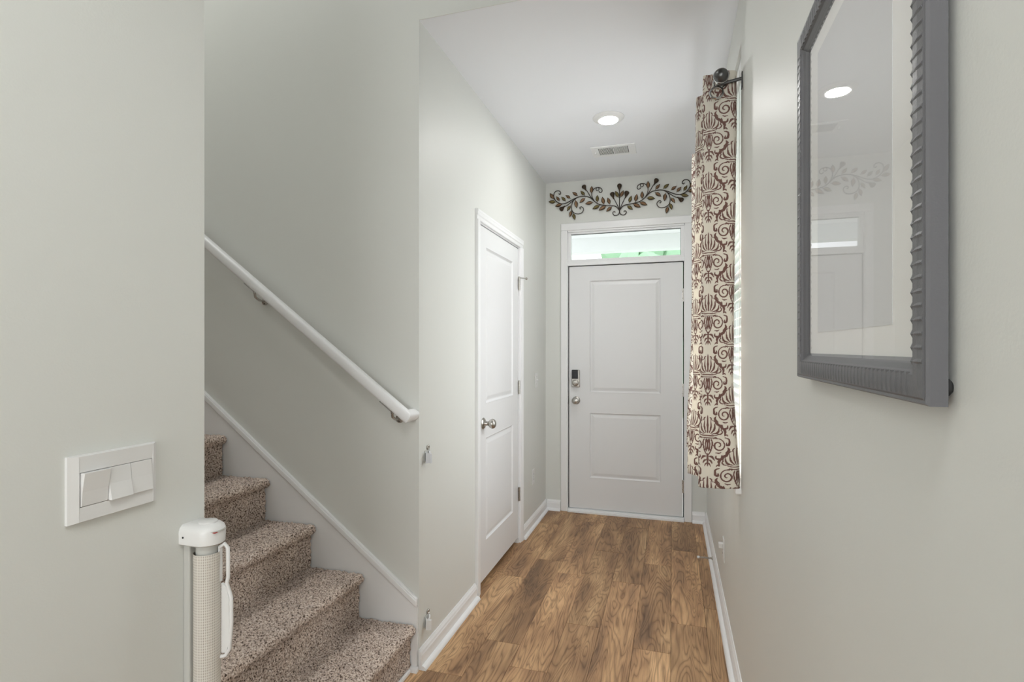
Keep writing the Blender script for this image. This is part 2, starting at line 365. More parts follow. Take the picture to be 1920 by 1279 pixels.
# dark weatherstrip gap behind slab edges, sill
MB().box(ox0, ox0+.014, yd+.014, yd+.04, 0.02, DZ1+.01).box(ox1-.014, ox1, yd+.014, yd+.04, 0.02, DZ1+.01).box(ox0, ox1, yd+.014, yd+.04, DZ1-.01, DZ1+.012).build('weatherstrip', M['gap'], d1)
# front door trim: casing, jamb, mullion
t1 = empty('trim_1', ((DX0+DX1)/2, YE, 0)); struct(t1, 'white casing and jambs around front door and transom')
cz = TZ1+.022
MB().box(ox0-.05, ox0+.004, YE-.016, YE, 0, cz-.004).build('side_casing', M['trim'], t1, bevel=.004)
MB().box(ox1-.004, ox1+.05, YE-.016, YE, 0, cz-.004).build('side_casing', M['trim'], t1, bevel=.004)
MB().box(ox0-.05, ox1+.05, YE-.016, YE, cz-.004, cz+.055).build('head_casing', M['trim'], t1, bevel=.004)
MB().box(ox0, ox0+.008, YE-.004, YE+.14, 0, cz).build('jamb', M['trim'], t1)
MB().box(ox1-.008, ox1, YE-.004, YE+.14, 0, cz).build('jamb', M['trim'], t1)
MB().box(ox0, ox1, YE-.006, YE+.14, DZ1+.002, TZ0-.006).build('transom_bar', M['trim'], t1, bevel=.003)
MB().box(ox0, ox1, YE-.004, YE+.14, TZ1+.004, cz).build('head_jamb', M['trim'], t1)
MB().box(ox0+.008, ox1-.008, YE-.028, YE+.16, -.004, .014).box(ox0+.008, ox1-.008, YE-.012, YE+.16, .012, .026).build('sill_strip', M['trim'], t1, bevel=.003)
w2 = empty('window_2', ((DX0+DX1)/2, YE+.04, TZ0)); struct(w2, 'narrow glass transom window above the front door')
fx0, fx1 = ox0+.008, ox1-.008
MB().box(fx0, fx0+.024, YE+.006, YE+.05, TZ0-.006, TZ1+.004).box(fx1-.024, fx1, YE+.006, YE+.05, TZ0-.006, TZ1+.004).box(fx0+.024, fx1-.024, YE+.006, YE+.05, TZ1-.012, TZ1+.004).box(fx0+.024, fx1-.024, YE+.006, YE+.05, TZ0-.006, TZ0+.012).build('sash', M['trim'], w2, bevel=.002)
MB().box(fx0+.02, fx1-.02, YE+.026, YE+.031, TZ0+.01, TZ1-.01).build('pane', M['glass'], w2)
MB().box(fx0+.024, fx1-.024, YE+.020, YE+.034, TZ1-.0145, TZ1-.0115).box(fx1-.0265, fx1-.0235, YE+.020, YE+.034, TZ0+.012, TZ1-.012).build('gasket', M['gap'], w2)

# closet door (hall wall, faces +X). u = Y
xd = XL-.004
d2 = empty('door_2', (XL-.03, (CY0+CY1)/2, 0)); struct(d2, 'white two-panel closet door with round nickel knob')
mpC = lambda u, z, d: (xd+d, u, z)
door_slab(MB(), mpC, CY0+.018, CY1-.018, .040, CZ1-.018, [(2.903, 3.452, 1.045, 1.957), (2.903, 3.452, .250, .852)], .035).build('door_slab', M['door'], d2)
hs = [hinge(d2, lambda a, o, zz: (xd+.002+o, CY1-.016+a, zz), z, .096) for z in (1.775, 1.046, .297)]
st = MB().tube([(xd+.012, CY1-.012, 1.862), (xd+.03, CY1+.03, 1.864), (xd+.035, CY1+.075, 1.866)], .0028, 8).lathe([(.003, 0), (.009, .004), (.009, .012), (.004, .015)], (xd+.035, CY1+.072, 1.866), (0, 1, 0), 12).build('hinge_pin_stop', M['nickel'], d2, smooth=True)
kb = MB().lathe([(.033, 0), (.033, .004), (.027, .010), (.015, .013), (.0115, .030), (.015, .036), (.024, .044), (.028, .056), (.026, .067), (.017, .075), (0, .0785)], (xd, 2.856, .938), (1, 0, 0), 28).build('door_knob', M['nickel'], d2, smooth=True)
# casing with stepped profile
t2 = empty('trim_2', (XL, (CY0+CY1)/2, 0)); struct(t2, 'white moulded casing around the closet door')
def casing_v(y_in, s):
    pr = [(0, 0), (.010, 0), (.012, .004), (.013, .02), (.0165, .026), (.017, .040), (.0185, .046), (.0185, .056), (.015, .058), (0, .058)]
    return [(XL+d, y_in+s*t) for d, t in pr]
ez = CZ1-.006
MB().prism(casing_v(CY0+.004, -1), 'z', 0, ez).build('side_casing', M['trim'], t2)
MB().prism(casing_v(CY1-.004, 1), 'z', 0, ez).build('side_casing', M['trim'], t2)
pr = [(0, 0), (.010, 0), (.012, .004), (.013, .02), (.0165, .026), (.017, .040), (.0185, .046), (.0185, .056), (.015, .058), (0, .058)]
MB().prism([(XL+d, ez+t) for d, t in pr], 'y', CY0-.054, CY1+.054).build('head_casing', M['trim'], t2)
MB().box(XL-WT, XL-.001, CY0, CY0+.015, 0, CZ1).build('jamb', M['trim'], t2)
MB().box(XL-WT, XL-.001, CY1-.015, CY1, 0, CZ1).build('jamb', M['trim'], t2)
MB().box(XL-WT, XL-.001, CY0+.015, CY1-.015, CZ1-.014, CZ1).build('jamb', M['trim'], t2)
MB().box(XL-.055, XL-.041, CY0+.015, CY0+.04, 0, CZ1-.014).box(XL-.055, XL-.041, CY1-.04, CY1-.015, 0, CZ1-.014).box(XL-.055, XL-.041, CY0+.04, CY1-.04, CZ1-.04, CZ1-.014).build('door_stop_strip', M['gap'], t2)

# ------------------------------------------------------------------ staircase
RISE, RUN, XN1, XRI = .1895, .2497, -1.040, -1.066
stairs = empty('staircase', (XRI, (YN+YS)/2, 0)); tag(stairs, 'carpeted staircase climbing behind the off-white switch wall', 'staircase')
def carpet_step(i, dl, dy):
    x_r = XRI-RUN*i; z0 = RISE*i; zt = RISE*(i+1)+.004; nr = .021; xn = XN1-RUN*i; y0, y1 = YN+.006, YS-.018
    P = [(x_r, z0-.01), (x_r, zt-2*nr-.008), (x_r+.003, zt-2*nr-.002)]
    cx = xn-nr; cz = zt-nr
    for k in range(13):
        a = -math.pi/2+math.pi*k/12; P.append((cx+nr*math.cos(a), cz+nr*math.sin(a)))
    P += [(cx-.03, zt-.001), (x_r-RUN*.5, zt-.003), (x_r-RUN-.004, zt-.004)]
    P = np.array(P); d = np.r_[0, np.cumsum(np.hypot(*np.diff(P, axis=0).T))]
    n = max(8, int(d[-1]/dl)); s = np.linspace(0, d[-1], n+1); px = np.interp(s, d, P[:, 0]); pz = np.interp(s, d, P[:, 1])
    for _ in range(2): px[1:-1] = (px[:-2]+2*px[1:-1]+px[2:])/4; pz[1:-1] = (pz[:-2]+2*pz[1:-1]+pz[2:])/4
    tx, tz = np.gradient(px), np.gradient(pz); L = np.hypot(tx, tz); nx, nz = tz/L, -tx/L
    m = max(8, int((y1-y0)/dy)); ys = np.linspace(y0, y1, m+1)
    R = rng.normal(size=(n+1, m+1)); R2 = (R+np.roll(R, 1, 0)+np.roll(R, 1, 1)+np.roll(R, (1, 1), (0, 1)))/2
    lo = rng.normal(size=(n//8+2, m//8+2)); lo = np.kron(lo, np.ones((8, 8)))[:n+1, :m+1]
    for _ in range(6): lo = (lo+np.roll(lo, 1, 0)+np.roll(lo, -1, 0)+np.roll(lo, 1, 1)+np.roll(lo, -1, 1))/5
    D = .0016*R2+.0013*lo
    X = px[:, None]+nx[:, None]*D; Z = pz[:, None]+nz[:, None]*D; Y = np.broadcast_to(ys, X.shape)+.0009*rng.normal(size=X.shape)
    V = np.stack([X, Y, Z], -1).reshape(-1, 3); org = np.array([x_r, (y0+y1)/2, z0]); V = V-org
    i0 = (np.arange(n)[:, None]*(m+1)+np.arange(m)).reshape(-1); F = np.stack([i0, i0+1, i0+m+2, i0+m+1], 1)
    me = bpy.data.meshes.new('step'); me.vertices.add(len(V)); me.vertices.foreach_set('co', V.astype(np.float32).ravel())
    me.loops.add(F.size); me.loops.foreach_set('vertex_index', F.astype(np.int32).ravel())
    me.polygons.add(len(F)); me.polygons.foreach_set('loop_start', np.arange(0, F.size, 4, dtype=np.int32)); me.polygons.foreach_set('use_smooth', np.ones(len(F), bool))
    me.update(); me.validate(); me.materials.append(M['carpet'])
    o = bpy.data.objects.new('step', me); COL.objects.link(o); place(o, org, stairs)
for i in range(11):
    carpet_step(i, .0036 if i < 5 else .02, .0042 if i < 5 else .03)
# timber carcass that carries the carpet
body = [(XRI-.012, 0)]
for i in range(11):
    body += [(XRI-.012-RUN*i, RISE*(i+1)-.02), (XRI-.012-RUN*(i+1), RISE*(i+1)-.02)]
body += [(XRI-.012-RUN*11, 0)]
mb = MB()
for i in range(11): mb.box(XRI-.014-RUN*(i+1), XRI-.014-RUN*i, YN+.006, YS-.02, 0, RISE*(i+1)-.012)
mb.build('step_base', M['subfloor'], stairs)
MB().box(XRI-.0, XRI+.012, YN+.01, YS-.034, 0, .018).build('riser_shoe', M['trim'], stairs, bevel=.004)
# upper landing closes the run
# skirt board with sloped cap on far stair wall
def slope_z(x): return .302+(-1.034-x)*(1.153-.302)/(2.176-1.034)
t3 = empty('trim_3', (XL, YS, 0)); struct(t3, 'white sloped skirt board rising along the stairs')
xe = XL-.004; xf = -3.9
MB().prism([(xe, 0), (xe, slope_z(xe)-.03), (xf, slope_z(xf)-.03), (xf, 0)], 'y', YS-.013, YS).build('skirt_board', M['trim'], t3)
for lo, hi, y in ((-.036, -.008, .019), (-.010, 0, .014)):
    MB().prism([(xe, slope_z(xe)+lo), (xe, slope_z(xe)+hi), (xf, slope_z(xf)+hi), (xf, slope_z(xf)+lo)], 'y', YS-y, YS).build('cap_moulding', M['trim'], t3, bevel=.003)
MB().prism([(YS-.013-d+.015, z) for d, z in SH], 'x', XRI, XL+.004).build('shoe_moulding', M['trim'], t3, smooth=True)

# ------------------------------------------------------------------ handrail
hr = empty('handrail', (-1.6, YS, .9)); tag(hr, 'white sloping wooden handrail on the stair wall', 'handrail')
RY = YS-.068; sl = (1.872-1.083)/(2.115-1.052)
rz = lambda x: 1.083+(-1.052-x)*sl
ang = math.atan(sl); tdir = Vector((-math.cos(ang), 0, math.sin(ang))); ndir = Vector((math.sin(ang), 0, math.cos(ang)))
prof = []
for k in range(20):
    a = 2*math.pi*k/20; prof.append((.022*math.copysign(abs(math.cos(a))**.6, math.cos(a)), .0225*math.copysign(abs(math.sin(a))**.6, math.sin(a))))
def rail_ring(c, t, n): return [tuple(Vector(c)+Vector((0, 1, 0))*p+n*q) for p, q in prof]
p_lo = Vector((-1.056, RY, rz(-1.056))); p_hi = Vector((-3.9, RY, rz(-3.9)))
mb = MB(); n = 20
# lower end mitred 45 degrees in plan towards the wall
A = [Vector((p_lo.x, RY, p_lo.z))+Vector((0, p, 0))+ndir*q+tdir*(p) for p, q in prof]
B = [p_hi+Vector((0, p, 0))+ndir*q for p, q in prof]
mb.add([tuple(v) for v in A+B], [(i, (i+1) % n, n+(i+1) % n, n+i) for i in range(n)]+[tuple(range(n))[::-1], tuple(range(n, 2*n))])
mb.build('rail', M['trim'], hr, smooth=True)
# return piece from mitre to wall
C = [Vector((a.x, YS-.001, a.z)) for a in A]
C = [Vector((p_lo.x, 0, p_lo.z))+ndir*q+tdir*p for p, q in prof]; C = [Vector((c.x, YS-.001, c.z)) for c in C]
MB().add([tuple(v) for v in A+C], [(i, (i+1) % n, n+(i+1) % n, n+i) for i in range(n)]+[tuple(range(n))[::-1], tuple(range(n, 2*n))]).build('return_end', M['trim'], hr, smooth=True)
for bx in (-1.125, -1.83, -2.7):
    z = rz(bx)
    br = MB().lathe([(.019, 0), (.019, .003), (.010, .007), (.006, .008)], (bx, YS, z-.072), (0, -1, 0), 16).tube([(bx, YS-.006, z-.072), (bx, YS-.04, z-.070), (bx, YS-.062, z-.058), (bx, RY, z-.03)], .0058, 10).build('rail_bracket', M['nickel'], hr, smooth=True)
    br['label'] = 'satin nickel handrail bracket'
    q = Vector((bx, RY, z))-ndir*.027
    a = q-tdir*.03; b = q+tdir*.05
    MB().tube([a, b], .005, 6).build('saddle_plate', M['chrome'], br)
    MB().lathe([(.004, 0), (.004, .003)], tuple(Vector((bx, YS-.004, z-.083))), (0, -1, 0), 8).build('screw', M['steel'], br)

# ------------------------------------------------------------------ triple light switch on near wall
sw = empty('light_switch', (XL, .7565, 1.052)); tag(sw, 'white plate with three rocker switches on the wall by the stairs', 'light switch')
y0, y1, z0, z1 = .672, .841, 1.052, 1.174
oy0, oy1, oz0, oz1 = .691, .828, 1.081, 1.142
# plate : bowed frame
def plate():
    mb = MB()
    def ring(r0, r1, h0, h1):
        a = [(XL+h0[i], y, z) for i, (y, z) in enumerate(r0)]; b = [(XL+h1[i], y, z) for i, (y, z) in enumerate(r1)]
        mb.add(a+b, [(i, (i+1) % 4, 4+(i+1) % 4, 4+i) for i in range(4)])
    rect = lambda a, b, c, d: [(a, c), (b, c), (b, d), (a, d)]
    o = rect(y0, y1, z0, z1)
    ring(o, o, [0]*4, [.006]*4); o2 = rect(y0+.016, y1-.010, z0+.002, z1-.002); ring(o, o2, [.006]*4, [.0115]*4)
    i1 = rect(oy0-.001, oy1+.001, oz0-.001, oz1+.001); ring(o2, i1, [.0115]*4, [.0105]*4); ring(i1, i1, [.0105]*4, [.003]*4)
    mb.add([(XL+.003, y, z) for y, z in i1], [(0, 1, 2, 3)]); return mb
plate().build('plate', M['plastic'], sw)
cuts = [.691, .7395, .7835, .828]
for k in range(3):
    a, b = cuts[k]+.0005, cuts[k+1]-.0005; up, dn = ((.004, .019), (.018, .004), (.012, .010))[k]; mid = .0135
    pr = [(XL+.003, oz0), (XL+dn+.004, oz0), (XL+mid, (oz0+oz1)/2), (XL+up+.003, oz1), (XL+.003, oz1)]
    if k == 0: pr = [(XL+.003, oz0), (XL+.0115, oz0), (XL+.0145, (oz0+oz1)/2-.004), (XL+.021, oz1), (XL+.003, oz1)]
    if k == 1: pr = [(XL+.003, oz0), (XL+.0205, oz0), (XL+.0145, (oz0+oz1)/2), (XL+.0115, oz1), (XL+.003, oz1)]
    if k == 2: pr = [(XL+.003, oz0), (XL+.0165, oz0), (XL+.013, (oz0+oz1)/2), (XL+.0115, oz1), (XL+.003, oz1)]
    MB().prism(pr, 'y', a, b).build('rocker', M['plastic'], sw, bevel=.0008)

# ------------------------------------------------------------------ retractable stair gate
gx, gy = -.988, .930
gt = empty('retractable_gate', (gx, gy, .03)); tag(gt, 'white retractable mesh gate rolled up at the foot of the stairs', 'stair gate')
def dplan(xa, xb, ya, yb, n=14):
    # rounded front towards +X
    r = (yb-ya)/2; cy = (ya+yb)/2; pts = [(xa, ya), (xb-r, ya)]
    pts += [(xb-r+r*math.sin(a)*1.0, cy-r*math.cos(a)) for a in [math.pi*k/n for k in range(1, n)]]
    return pts+[(xb-r, yb), (xa, yb)]
def layered(mb, plans):
    n = len(plans[0][0]); vs = []
    for pl, z in plans: vs += [(x, y, z) for x, y in pl]
    fs = [(r*n+i, r*n+(i+1) % n, (r+1)*n+(i+1) % n, (r+1)*n+i) for r in range(len(plans)-1) for i in range(n)]
    mb.add(vs, fs+[tuple(range(n))[::-1], tuple((len(plans)-1)*n+i for i in range(n))]); return mb
hd = layered(MB(), [(dplan(XL, -.960, .905, .963), .935), (dplan(XL, -.954, .900, .967), .939), (dplan(XL, -.953, .899, .968), .965), (dplan(XL, -.956, .902, .965), .974), (dplan(XL, -.963, .909, .958), .980), (dplan(XL+.008, -.972, .918, .949), .983)]).build('housing_head', M['plastic'], gt, smooth=True)
MB().lathe([(.019, 0), (.019, .003), (.016, .0045)], (gx, gy+.003, .982), 'z', 24).build('lock_dial', M['plastic'], hd, smooth=True)
MB().lathe([(.0022, 0), (.0022, .001)], (XL+.012, .8995, .955), (0, -1, 0), 10).build('screw_hole', M['black'], hd)
MB().prism([(x, y) for x, y in dplan(-.974, -.9505, .908, .960)], 'z', .966, .9685).build('lever_slot', M['plastic_grey'], hd)
MB().box(-.963, -.9515, .916, .923, .9652, .9668).build('lock_mark', M['red'], hd)
MB().box(XL, XL+.018, .910, .958, .02, .936).build('wall_channel', M['plastic_grey'], gt, bevel=.003)
MB().lathe([(.022, 0), (.022, .024)], (gx, gy, .914), 'z', 24).build('spindle', M['plastic_grey'], gt, smooth=True)
# mesh roll: spiral sheet, slightly lumpy
def roll():
    n = 56; zs = [.03, .06, .10, .16, .25, .40, .55, .585, .595, .605, .66, .75, .88, .905, .918]
    rr = [.034, .032, .030, .0288, .0284, .0282, .0282, .0284, .0292, .0284, .0280, .0279, .0279, .0282, .0279]
    mb = MB(); vs = []
    for z, r in zip(zs, rr):
        for k in range(n+1):
            q = 2*math.pi*k/n; e = r-.0025*(1-k/n)
            vs.append((gx+e*math.cos(q+.5), gy+e*math.sin(q+.5), z))
    m = n+1
    mb.add(vs, [(i*m+k, i*m+k+1, (i+1)*m+k+1, (i+1)*m+k) for i in range(len(zs)-1) for k in range(n)])
    o = mb.build('mesh_roll', M['knit'], gt, smooth=True)
    me = o.data; uv = me.uv_layers.new(name='UVMap')
    co = {}
    for i, z in enumerate(zs):
        for k in range(m): co[i*m+k] = (k/n, z)
    for l in me.loops: uv.data[l.index].uv = co[l.vertex_index]
roll()
# handle bar on the leading edge
hx = gx+.0285
hb = MB().tube([(hx-.006, gy+.012, .925), (hx+.006, gy+.014, .934), (hx+.013, gy+.016, .925), (hx+.014, gy+.016, .86), (hx+.010, gy+.016, .846), (hx+.015, gy+.017, .83), (hx+.020, gy+.018, .815), (hx+.021, gy+.018, .76), (hx+.017, gy+.017, .70), (hx+.008, gy+.015, .685), (hx-.004, gy+.012, .682)], .0042, 10).build('pull_handle', M['plastic'], gt, smooth=True)
MB().prism([(hx-.003, .69), (hx+.010, .692), (hx+.016, .71), (hx+.019, .76), (hx+.018, .812), (hx+.010, .838), (hx-.003, .845)], 'y', gy+.0135, gy+.0185).build('handle_web', M['plastic'], hb)
MB().prism([(hx-.006, .85), (hx-.002, .85), (hx-.002, .925), (hx-.006, .925)], 'y', gy+.008, gy+.016).build('edge_bar', M['plastic'], hb)

# latches on closet wall
for zc, lab in ((.9, 'upper clear plastic gate latch on the wall corner'), (.178, 'lower white plastic gate latch above the baseboard')):
    lt = empty('gate_latch', (XL, 2.115, zc-.03)); tag(lt, lab, 'gate latch', 'gate latches on the closet wall')
    MB().box(XL, XL+.003, 2.096, 2.146, zc-.026, zc+.022).build('back_plate', M['plastic_grey'], lt, bevel=.001)
    MB().prism([(XL+.012, 2.088), (XL+.034, 2.092), (XL+.036, 2.098), (XL+.032, 2.102), (XL+.016, 2.098), (XL+.003, 2.112), (XL+.003, 2.104)], 'z', zc-.03, zc+.014).build('hook', M['clear_plastic'] if zc > .5 else M['plastic'], lt, bevel=.001)
    for k in range(3):
        MB().tube([(XL+.016, 2.105, zc-.018+k*.013), (XL+.014, 2.12, zc-.020+k*.013), (XL+.006, 2.138, zc-.014+k*.013)], .0042, 8).build('rib', M['clear_plastic'] if zc > .5 else M['plastic'], lt, smooth=True)
    MB().lathe([(.011, 0), (.011, .004), (.0085, .006), (.006, .0035), (.003, .0035)], (XL+.0005, 2.130, zc+.031), (1, 0, 0), 16).build('screw_cap', M['nickel'], lt, smooth=True)

# ------------------------------------------------------------------ wall plates in the hall
def plate_obj(name, label, cat, face, ctr, w_, h_, kind):
    fx, axis = face   # axis +1 faces +X on XL, -1 faces -X on XR
    o = empty(name, (fx, ctr[0], ctr[1]-h_/2)); tag(o, label, cat)
    bxs = lambda d0, d1, a, b, c, d: MB().box(min(fx+axis*d0, fx+axis*d1), max(fx+axis*d0, fx+axis*d1), ctr[0]+a, ctr[0]+b, ctr[1]+c, ctr[1]+d)
    bxs(0, .006, -w_/2, w_/2, -h_/2, h_/2).build('plate', M['plastic'], o, bevel=.003, seg=2)
    if kind == 'toggle':
        bxs(.006, .0075, -.006, .006, -.012, .012).build('toggle_collar', M['plastic'], o)
        bxs(.007, .022, -.004, .004, -.004, .008).build('toggle', M['plastic'], o, bevel=.0015)
        for s in (-.03, .03): MB().lathe([(.003, 0), (.003, .001)], (fx+axis*.006, ctr[0], ctr[1]+s), (axis, 0, 0), 8).build('screw', M['nickel'], o)
    else:
        for s in (-.0195, .0195):
            f = bxs(.006, .008, -.0165, .0165, s-.014, s+.014).build('socket_face', M['plastic'], o, bevel=.0015)
            for q in (-.0065, .0065): bxs(.0078, .0085, q-.001, q+.001, s-.002, s+.006).build('slot', M['black'], f)
        MB().lathe([(.003, 0), (.003, .001)], (fx+axis*.006, ctr[0], ctr[1]), (axis, 0, 0), 8).build('screw', M['nickel'], o)
    if kind == 'plugged':
        bxs(.008, .028, -.014, .014, .008, .034).build('plug_cover', M['plastic'], o, bevel=.003)
    return o
plate_obj('toggle_switch', 'white toggle light switch between closet door and front door', 'light switch', (XL, 1), (4.07, 1.115), .07, .115, 'toggle')
plate_obj('wall_outlet', 'white wall outlet low beside the closet door', 'outlet', (XL, 1), (3.97, .375), .07, .115, 'outlet')
plate_obj('wall_outlet', 'white wall outlet low on the window wall below the curtain', 'outlet', (XR, -1), (2.95, .325), .07, .12, 'plugged')
# spring door stop on right baseboard
ds = empty('door_stop', (XR-.015, 3.55, .05)); tag(ds, 'springy metal door stop with white tip on the baseboard', 'door stop')
bx0 = XR-.015
MB().lathe([(.012, 0), (.012, .003), (.008, .006), (.006, .012)], (bx0, 3.55, .05), (-1, 0, 0), 16).build('base_cup', M['nickel'], ds, smooth=True)
sp = []
for k in range(120): a = k/120*2*math.pi*12; sp.append((bx0-.008-.072*k/120, 3.55+.0055*math.cos(a), .05+.0055*math.sin(a)-.002*k/120))
MB().tube(sp, .0016, 5).build('spring', M['nickel'], ds, smooth=True)
MB().lathe([(.006, 0), (.008, .002), (.008, .012), (.006, .015)], (bx0-.078, 3.55, .048), (-1, 0, 0), 14).build('rubber_tip', M['plastic'], ds, smooth=True)

# ------------------------------------------------------------------ ceiling light and vent
cl = empty('ceiling_light', (-.373, 3.25, ZC)); tag(cl, 'round flush white ceiling light glowing above the hall', 'ceiling light')
MB().lathe([(.094, 0), (.094, -.003), (.088, -.009), (.072, -.0165), (.058, -.018)], (-.373, 3.25, ZC), 'z', 40).build('trim_ring', M['plastic'], cl, smooth=True)
MB().lathe([(.057, -.017), (.057, -.019), (.045, -.0205), (0, -.021)], (-.373, 3.25, ZC), 'z', 40).build('lens', M['lens'], cl, smooth=True)
vt = empty('ceiling_vent', (-.398, 3.79, ZC)); tag(vt, 'white rectangular louvred air vent in the hall ceiling', 'vent')
vx0, vx1, vy0, vy1 = -.550, -.246, 3.695, 3.890
mb = MB()
for a, b, c, d in ((vx0, vx1, vy0, vy0+.03), (vx0, vx1, vy1-.03, vy1), (vx0, vx0+.05, vy0+.03, vy1-.03), (vx1-.05, vx1, vy0+.03, vy1-.03), (-.402, -.394, vy0+.03, vy1-.03)): mb.box(a, b, c, d, ZC-.007, ZC)
mb.build('vent_frame', M['trim'], vt, bevel=.002)
MB().box(vx0+.05, vx1-.05, vy0+.03, vy1-.03, ZC-.0012, ZC-.0004).build('duct_shade', M['gap'], vt)  # dark sheet painted as the shade in the duct; ceiling is uncut
for bank, (a, b, s) in enumerate(((vx0+.053, -.404, 1), (-.392, vx1-.053, -1))):
    nl = 12
    for k in range(nl):
        x = a+(b-a)*(k+.5)/nl
        MB().prism([(x-.0016-.0008*s, ZC-.0014), (x+.0016-.0008*s, ZC-.0014), (x+.0020+.0006*s, ZC-.0068), (x-.0020+.0006*s, ZC-.0068)], 'y', vy0+.03, vy1-.03).build('slat', M['trim'], vt)
MB().box(vx0+.022, vx0+.03, 3.78, 3.80, ZC-.02, ZC-.006).build('damper_lever', M['trim'], vt)

# ------------------------------------------------------------------ window, blind
w1 = empty('window_1', (XR+.08, (WY0+WY1)/2, WZ0)); struct(w1, 'tall white hall window behind the blind and curtain')
xo = XR+.07
for a, b, c, d in ((WY0, WY0+.04, WZ0, WZ1), (WY1-.04, WY1, WZ0, WZ1)): MB().box(xo, xo+.03, a, b, c, d).build('sash_stile', M['trim'], w1)
zm = (WZ0+WZ1)/2
for c, d in ((WZ0, WZ0+.045), (WZ1-.04, WZ1), (zm-.02, zm+.02)): MB().box(xo-.002, xo+.03, WY0+.04, WY1-.04, c, d).build('sash_rail', M['trim'], w1)
MB().box(xo+.012, xo+.016, WY0+.04, WY1-.04, WZ0+.045, zm-.02).build('pane', M['glass'], w1)
MB().box(xo+.012, xo+.016, WY0+.04, WY1-.04, zm+.02, WZ1-.04).build('pane', M['glass'], w1)
MB().box(XR-.022, xo, WY0-.012, WY1+.012, WZ0-.02, WZ0+.002).build('window_sill', M['trim'], w1, bevel=.004)
bd = empty('window_blind', (XR+.04, (WY0+WY1)/2, WZ0)); tag(bd, 'white horizontal slat blind hanging in the hall window', 'blind')
ba, bb = WY0+.008, WY1-.008
MB().box(XR+.012, XR+.062, ba, bb, WZ1-.055, WZ1-.002).build('head_rail', M['blind'], bd, bevel=.002)
pitch = .0405; zz = WZ1-.08; s0 = None; tilt = math.radians(24)
while zz > WZ0+.05:
    if s0 is None:
        c, s_ = math.cos(tilt)*.0245, math.sin(tilt)*.0245; cx = XR+.037
        s0 = MB().prism([(cx-c, zz-s_), (cx, zz+.0022), (cx+c, zz+s_), (cx+c, zz+s_-.0025), (cx, zz-.0005), (cx-c, zz-s_-.0025)], 'y', ba, bb).build('slat', M['blind'], bd)
        dz0 = WLOC[s0.name][2]-zz
    else: sharecopy(s0, 'slat', (WLOC[s0.name][0], WLOC[s0.name][1], zz+dz0), bd)
    zz -= pitch
MB().box(XR+.014, XR+.060, ba, bb, WZ0+.006, WZ0+.024).build('bottom_rail', M['blind'], bd, bevel=.003)
for yy in (WY0+.16, WY1-.16):
    for xx in (XR+.0115, XR+.0625): MB().tube([(xx, yy, WZ0+.02), (xx, yy, WZ1-.03)], .0012, 5).build('ladder_cord', M['plastic_grey'], bd)

# ------------------------------------------------------------------ curtain rod and curtains
RX, RZ = .176, 2.402
rod = empty('curtain_rod', (RX, 2.7, RZ)); tag(rod, 'dark metal curtain rod with ball finial beside the hall window', 'curtain rod')
MB().tube([(RX, 2.185, RZ), (RX, 3.46, RZ)], .0095, 14).build('pole', M['steel'], rod, smooth=True)
for y, s in ((2.19, -1), (3.455, 1)):
    prf = [(.010, 0), (.0145, .003), (.0145, .008), (.012, .012)]+[(.027*math.sin(a), .034-.027*math.cos(a)) for a in [.5+i*(math.pi-.5)/12 for i in range(13)]]
    fn = MB().lathe(prf, (RX, y, RZ), (0, s, 0), 28).build('finial', M['steel'], rod, smooth=True)
    MB().tube([(RX+.0268*math.cos(t), y+s*.034, RZ+.0268*math.sin(t)) for t in [2*math.pi*k/28 for k in range(29)]], .0022, 6).build('bead_ring', M['chrome'], fn, smooth=True)
for y in (2.196, 3.44):
    bk = MB().tube([(XR-.003, y, RZ-.002), (RX, y, RZ-.014), ], .0065, 8).box(XR-.004, XR-.0003, y-.012, y+.012, RZ-.04, RZ+.02).build('bracket', M['steel'], rod, smooth=True)
    MB().tube([(RX+.0135*math.cos(t), y, RZ+.0135*math.sin(t)) for t in [math.pi+k*math.pi/10 for k in range(11)]], .004, 6).build('cup', M['chrome'], bk, smooth=True)

